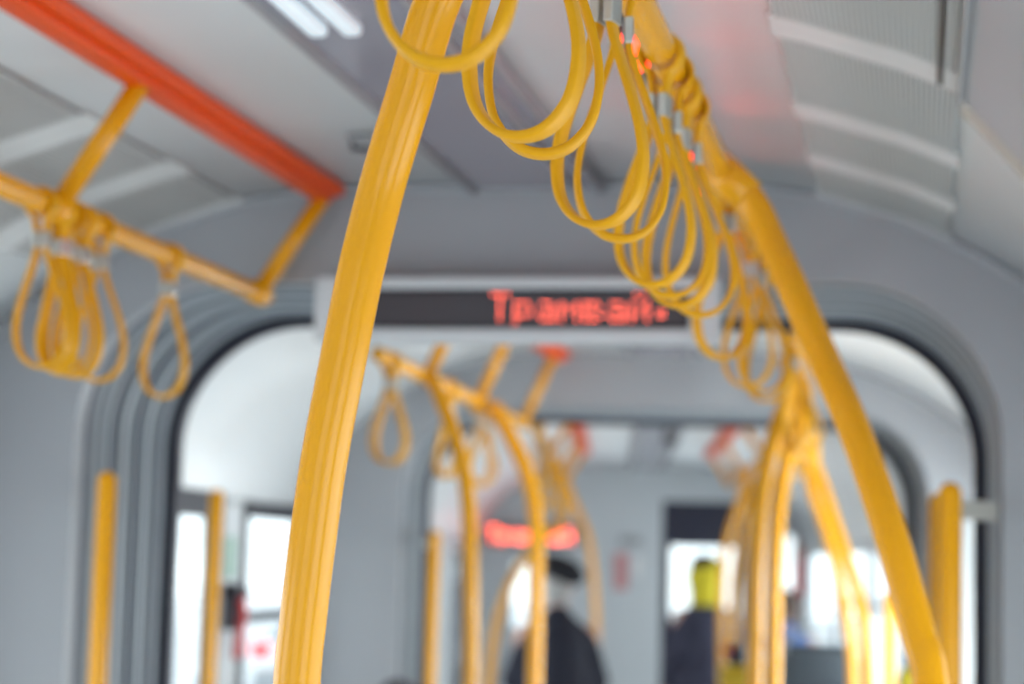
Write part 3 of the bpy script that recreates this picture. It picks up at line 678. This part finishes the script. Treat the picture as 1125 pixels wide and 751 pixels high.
def person(loc, turn, label, H=1.72, sit=False, head_turn=0, head_tilt=0, coat=COAT, trou=TROU, hairm=HAIRG, hat=None, arms='down', skirt=.35):
    """local: faces +Y, x to its right; built at loc, turned by turn"""
    t = thing('person', label, 'person', loc); k = H/1.72
    cz, sz = cos(turn), sin(turn)
    def tr(p): x, y, z = p.x*k, p.y*k, p.z*k; return Vector((loc[0]+x*cz-y*sz, loc[1]+x*sz+y*cz, loc[2]+z))
    hip = .92 if not sit else .52
    S = hip-.92
    hc = Vector((0, .03, 1.60+S)); HM = Matrix.Rotation(head_turn, 3, 'Z') @ Matrix.Rotation(head_tilt, 3, 'X')
    hd = lambda x, y, z: hc + HM @ Vector((x, y, z))
    b = new()
    ell(b, hc, (.076, .095, .115), HM); ell(b, hd(0, .025, -.055), (.055, .068, .062), HM)       # skull, jaw
    cap(b, hd(0, .088, .015), hd(0, .108, -.022), .010, .015); cap(b, hd(-.02, .086, -.058), hd(.02, .086, -.058), .008, .008)
    cap(b, hd(0, .078, -.095), hd(0, .07, -.1), .018, .02)
    for s in (-1, 1): ell(b, hd(.078*s, -.005, -.01), (.012, .022, .032), HM); cap(b, hd(.02*s, .083, .03), hd(.05*s, .07, .032), .009, .007)
    cap(b, (0, .0, 1.38+S), hd(0, -.01, -.08), .058, .054)
    cap(b, (0, 0, 1.22+S), (0, 0, 1.36+S), .13, .09); cap(b, (-.12, 0, 1.345+S), (.12, 0, 1.345+S), .055, .055); cap(b, (0, 0, .95+S), (0, 0, 1.2+S), .13, .13)
    J = {}
    for s in (-1, 1):
        sh = Vector((.17*s, 0, 1.345+S))
        if arms == 'down': el, wr = Vector((.25*s, -.02, 1.09+S)), Vector((.24*s, .10, .86+S))
        else: el, wr = Vector((.235*s, .02, 1.10+S)), Vector((.13*s, .27, 1.02+S))
        if sit: el, wr = Vector((.22*s, .05, 1.10+S)), Vector((.12*s, .30, 1.0+S-.25))
        cap(b, sh, el, .05, .040); cap(b, el, wr, .040, .027)
        d = (wr-el).normalized(); side = Vector((0, 1, 0)) if abs(d.y) < .7 else Vector((1*-s, 0, 0)); side = (side-d*side.dot(d)).normalized(); nn = d.cross(side)
        cap(b, wr, wr+d*.05, .026, .032); cap(b, wr+d*.05-side*.022, wr+d*.05+side*.022, .017, .017)
        for f, (o_, l) in enumerate(((-.030, .062), (-.010, .072), (.010, .078), (.030, .070))):
            a0 = wr+d*.07+side*o_; a1 = a0+d*l*.5+nn*.006*s; a2 = a1+d*l*.42+nn*.02*s
            cap(b, a0, a1, .0095, .009, 8); cap(b, a1, a2, .009, .0075, 8)
        th = wr+d*.03+side*.028; cap(b, th, th+side*.028+d*.03, .012, .010, 8); cap(b, th+side*.028+d*.03, th+side*.03+d*.058, .010, .008, 8)
        hp_ = Vector((.09*s, 0, .90+S))
        if sit: kn, an = Vector((.11*s, .42, .50)), Vector((.11*s, .42, .09))
        else: kn, an = Vector((.10*s, .02, .49)), Vector((.11*s, -.02, .09))
        cap(b, hp_, kn, .082, .052); cap(b, kn, an, .052, .036); cap(b, an+Vector((0, -.03, -.045)), an+Vector((0, .14, -.055)), .038, .034)
        J[s] = (sh, el, wr, hp_, kn, an, d)
    body_obj('body', b, SKIN, t, .0065, tr)
    c = new()     # coat
    cap(c, (0, -.01, 1.08+S), (0, -.005, 1.30+S), .175, .15); cap(c, (-.09, 0, 1.10+S), (.09, 0, 1.10+S), .13, .13); cap(c, (-.12, 0, 1.29+S), (.12, 0, 1.29+S), .08, .08); cap(c, (-.15, 0, 1.325+S), (0, 0, 1.415+S), .055, .075); cap(c, (.15, 0, 1.325+S), (0, 0, 1.415+S), .055, .075); cap(c, (0, -.01, 1.36+S), (0, 0, 1.43+S), .10, .078)
    cap(c, (-.08, 0, .92+S), (.08, 0, .92+S), .15, .15)
    if not sit: cap(c, (-.08, 0, .92-skirt), (.08, 0, .92-skirt), .16, .16); cap(c, (0, 0, .92), (0, 0, .92-skirt), .2, .2)
    for s in (-1, 1):
        sh, el, wr, *_ = J[s]; cap(c, sh-Vector((.018*s, 0, .022)), el, .066, .058); cap(c, el, wr+(el-wr).normalized()*.02, .060, .046)
    body_obj('coat', c, coat, t, .012, tr)
    l = new()
    for s in (-1, 1):
        sh, el, wr, hp_, kn, an, d = J[s]; cap(l, hp_, kn, .098, .066); cap(l, kn, an+(kn-an).normalized()*.0, .066, .050)
    cap(l, (-.07, 0, .92+S), (.07, 0, .92+S), .11, .11)
    body_obj('trousers', l, trou, t, .012, tr)
    l = new()
    for s in (-1, 1):
        an = J[s][5]; cap(l, an+Vector((0, -.035, -.042)), an+Vector((0, .155, -.05)), .048, .040); cap(l, an, an+Vector((0, -.02, -.03)), .048, .048)
    body_obj('shoes', l, DARK, t, .01, tr)
    hr = new(); ell(hr, hd(0, -.016, .014), (.083, .093, .112), HM); ell(hr, hd(0, -.045, -.05), (.066, .055, .06), HM)
    body_obj('hair', hr, hairm, t, .008, tr)
    for s in (-1, 1):
        e = new(); ell(e, tr(hd(.032*s, .078, .010)), (.012*k, .012*k, .012*k)); part('eye', e, EYEW, t, True)
    if hat == 'beret':
        h = new(); Mh = HM @ Matrix.Rotation(.38, 3, 'Y'); cc = hd(.022, -.01, .082)
        ell(h, cc, (.135, .140, .075), Mh, 28); ell(h, hd(0, 0, .060), (.093, .110, .060), HM, 28); cap(h, cc+Mh @ Vector((0, 0, .04)), cc+Mh @ Vector((0, 0, .06)), .006, .005, 8)
        body_obj('beret', h, BERET, t, .008, tr)
    if hat == 'hood':
        h = new(); ell(h, hd(0, -.02, .0), (.135, .13, .16), HM, 28); cap(h, hd(0, -.02, -.10), hd(0, -.02, -.13), .11, .12); body_obj('hood', h, YCOAT, t, .012, tr)
        h = new(); ell(h, hd(-.02, -.02, .09), (.10, .115, .075), HM, 24); body_obj('cap', h, BERET, t, .012, tr)
    return t
pp = at(611, 751, 10.0)
person((pp.x, pp.y, 0), F3.th+.25, 'person in a black coat and black beret standing with their back to the camera', 1.60, head_turn=-.35, hat='beret', arms='front')
u3, a3 = invF(F2, at(420, 751, 5.55)); q = F2(u3, a3+.20, 0)
person((q.x, q.y, -.02), F2.th, 'grey haired person seated low at the left before the farther gangway', 1.66, sit=True, hairm=HAIRD, coat=mat('dark_grey_coat', (.05, .05, .06), .9))
pp = at(775, 751, 13.3)
person((pp.x, pp.y, 0), F3.th+.2, 'person in a yellow hood and dark jacket before the dark doorway', 1.64, hat='hood', hairm=HAIRD, coat=mat('dark_violet_jacket', (.03, .03, .055), .8))
q = F3(u5-.01, a5+.2, .33)
person((q.x, q.y, .33), F3.th+.0, 'person in a blue jacket seated beside the slate seat at right', 1.5, sit=True, hairm=mat('brown_hair', (.05, .03, .02), .8), coat=BLUEJ)

# ---------------------------------------------------------------- outside
bm = new(); 
v = [bm.verts.new(p) for p in ((-60, -20, -.35), (40, -20, -.35), (40, 90, -.35), (-60, 90, -.35))]; bm.faces.new(v)
obj('ground', bm, mat('wet_snowy_road', (.55, .58, .60), .7, vary=.15, vscale=.6), kind='structure')
cp = at(288, 745, 17.0); cp.x += .72
def ct(x, y, z): return cf(x, y, z*1.28)
t = thing('car', 'grey car with a red tail lamp outside the left window', 'car', (cp.x, cp.y, -.35))
def cf(x, y, z): return Vector((cp.x+x, cp.y+y, -.35+z))
bm = new(); prof_c = [(-.88, .3), (.88, .3), (.90, .75), (.84, 1.0), (-.84, 1.0), (-.90, .75)]
sweep(bm, [ct(0, -.02, .0), ct(0, .15, 0), ct(0, 3.9, 0), ct(0, 4.2, 0)], lambda i, n: [(z*(1 if 0 < i < 3 else .97), x*(.93 if i in (0, 3) else 1)) for x, z in prof_c], up=Vector((0, 0, 1))); part('body', bm, mat('grey_car_paint', (.30, .32, .34), .3, coat=.5), t)
bm = new(); sweep(bm, [ct(0, .25, 1.0), ct(0, .6, 1.0), ct(0, 2.4, 1.0), ct(0, 3.1, 1.0)], lambda i, n: [(-.05, -.8), (-.05, .8), ((.48 if 0 < i < 3 else .05), .62), ((.48 if 0 < i < 3 else .05), -.62)], up=Vector((0, 0, 1))); part('cabin', bm, mat('car_glass', (.10, .12, .13), .1), t)
for x in (-.80, .80):
    for y in (.75, 3.4):
        bm = new(); tube(bm, [cf(x-.09, y, .32), cf(x+.09, y, .32)], .32, 28); part('wheel', bm, DARK, t, True)
for x in (-.74, .74):
    bm = new(); rbox(bm, ct, x-.08, x+.08, -.05, .05, .84, .94, .02); part('tail_lamp', bm, mat('tail_lamp_red', (.9, .03, .04), .3, emit=1.5), t)
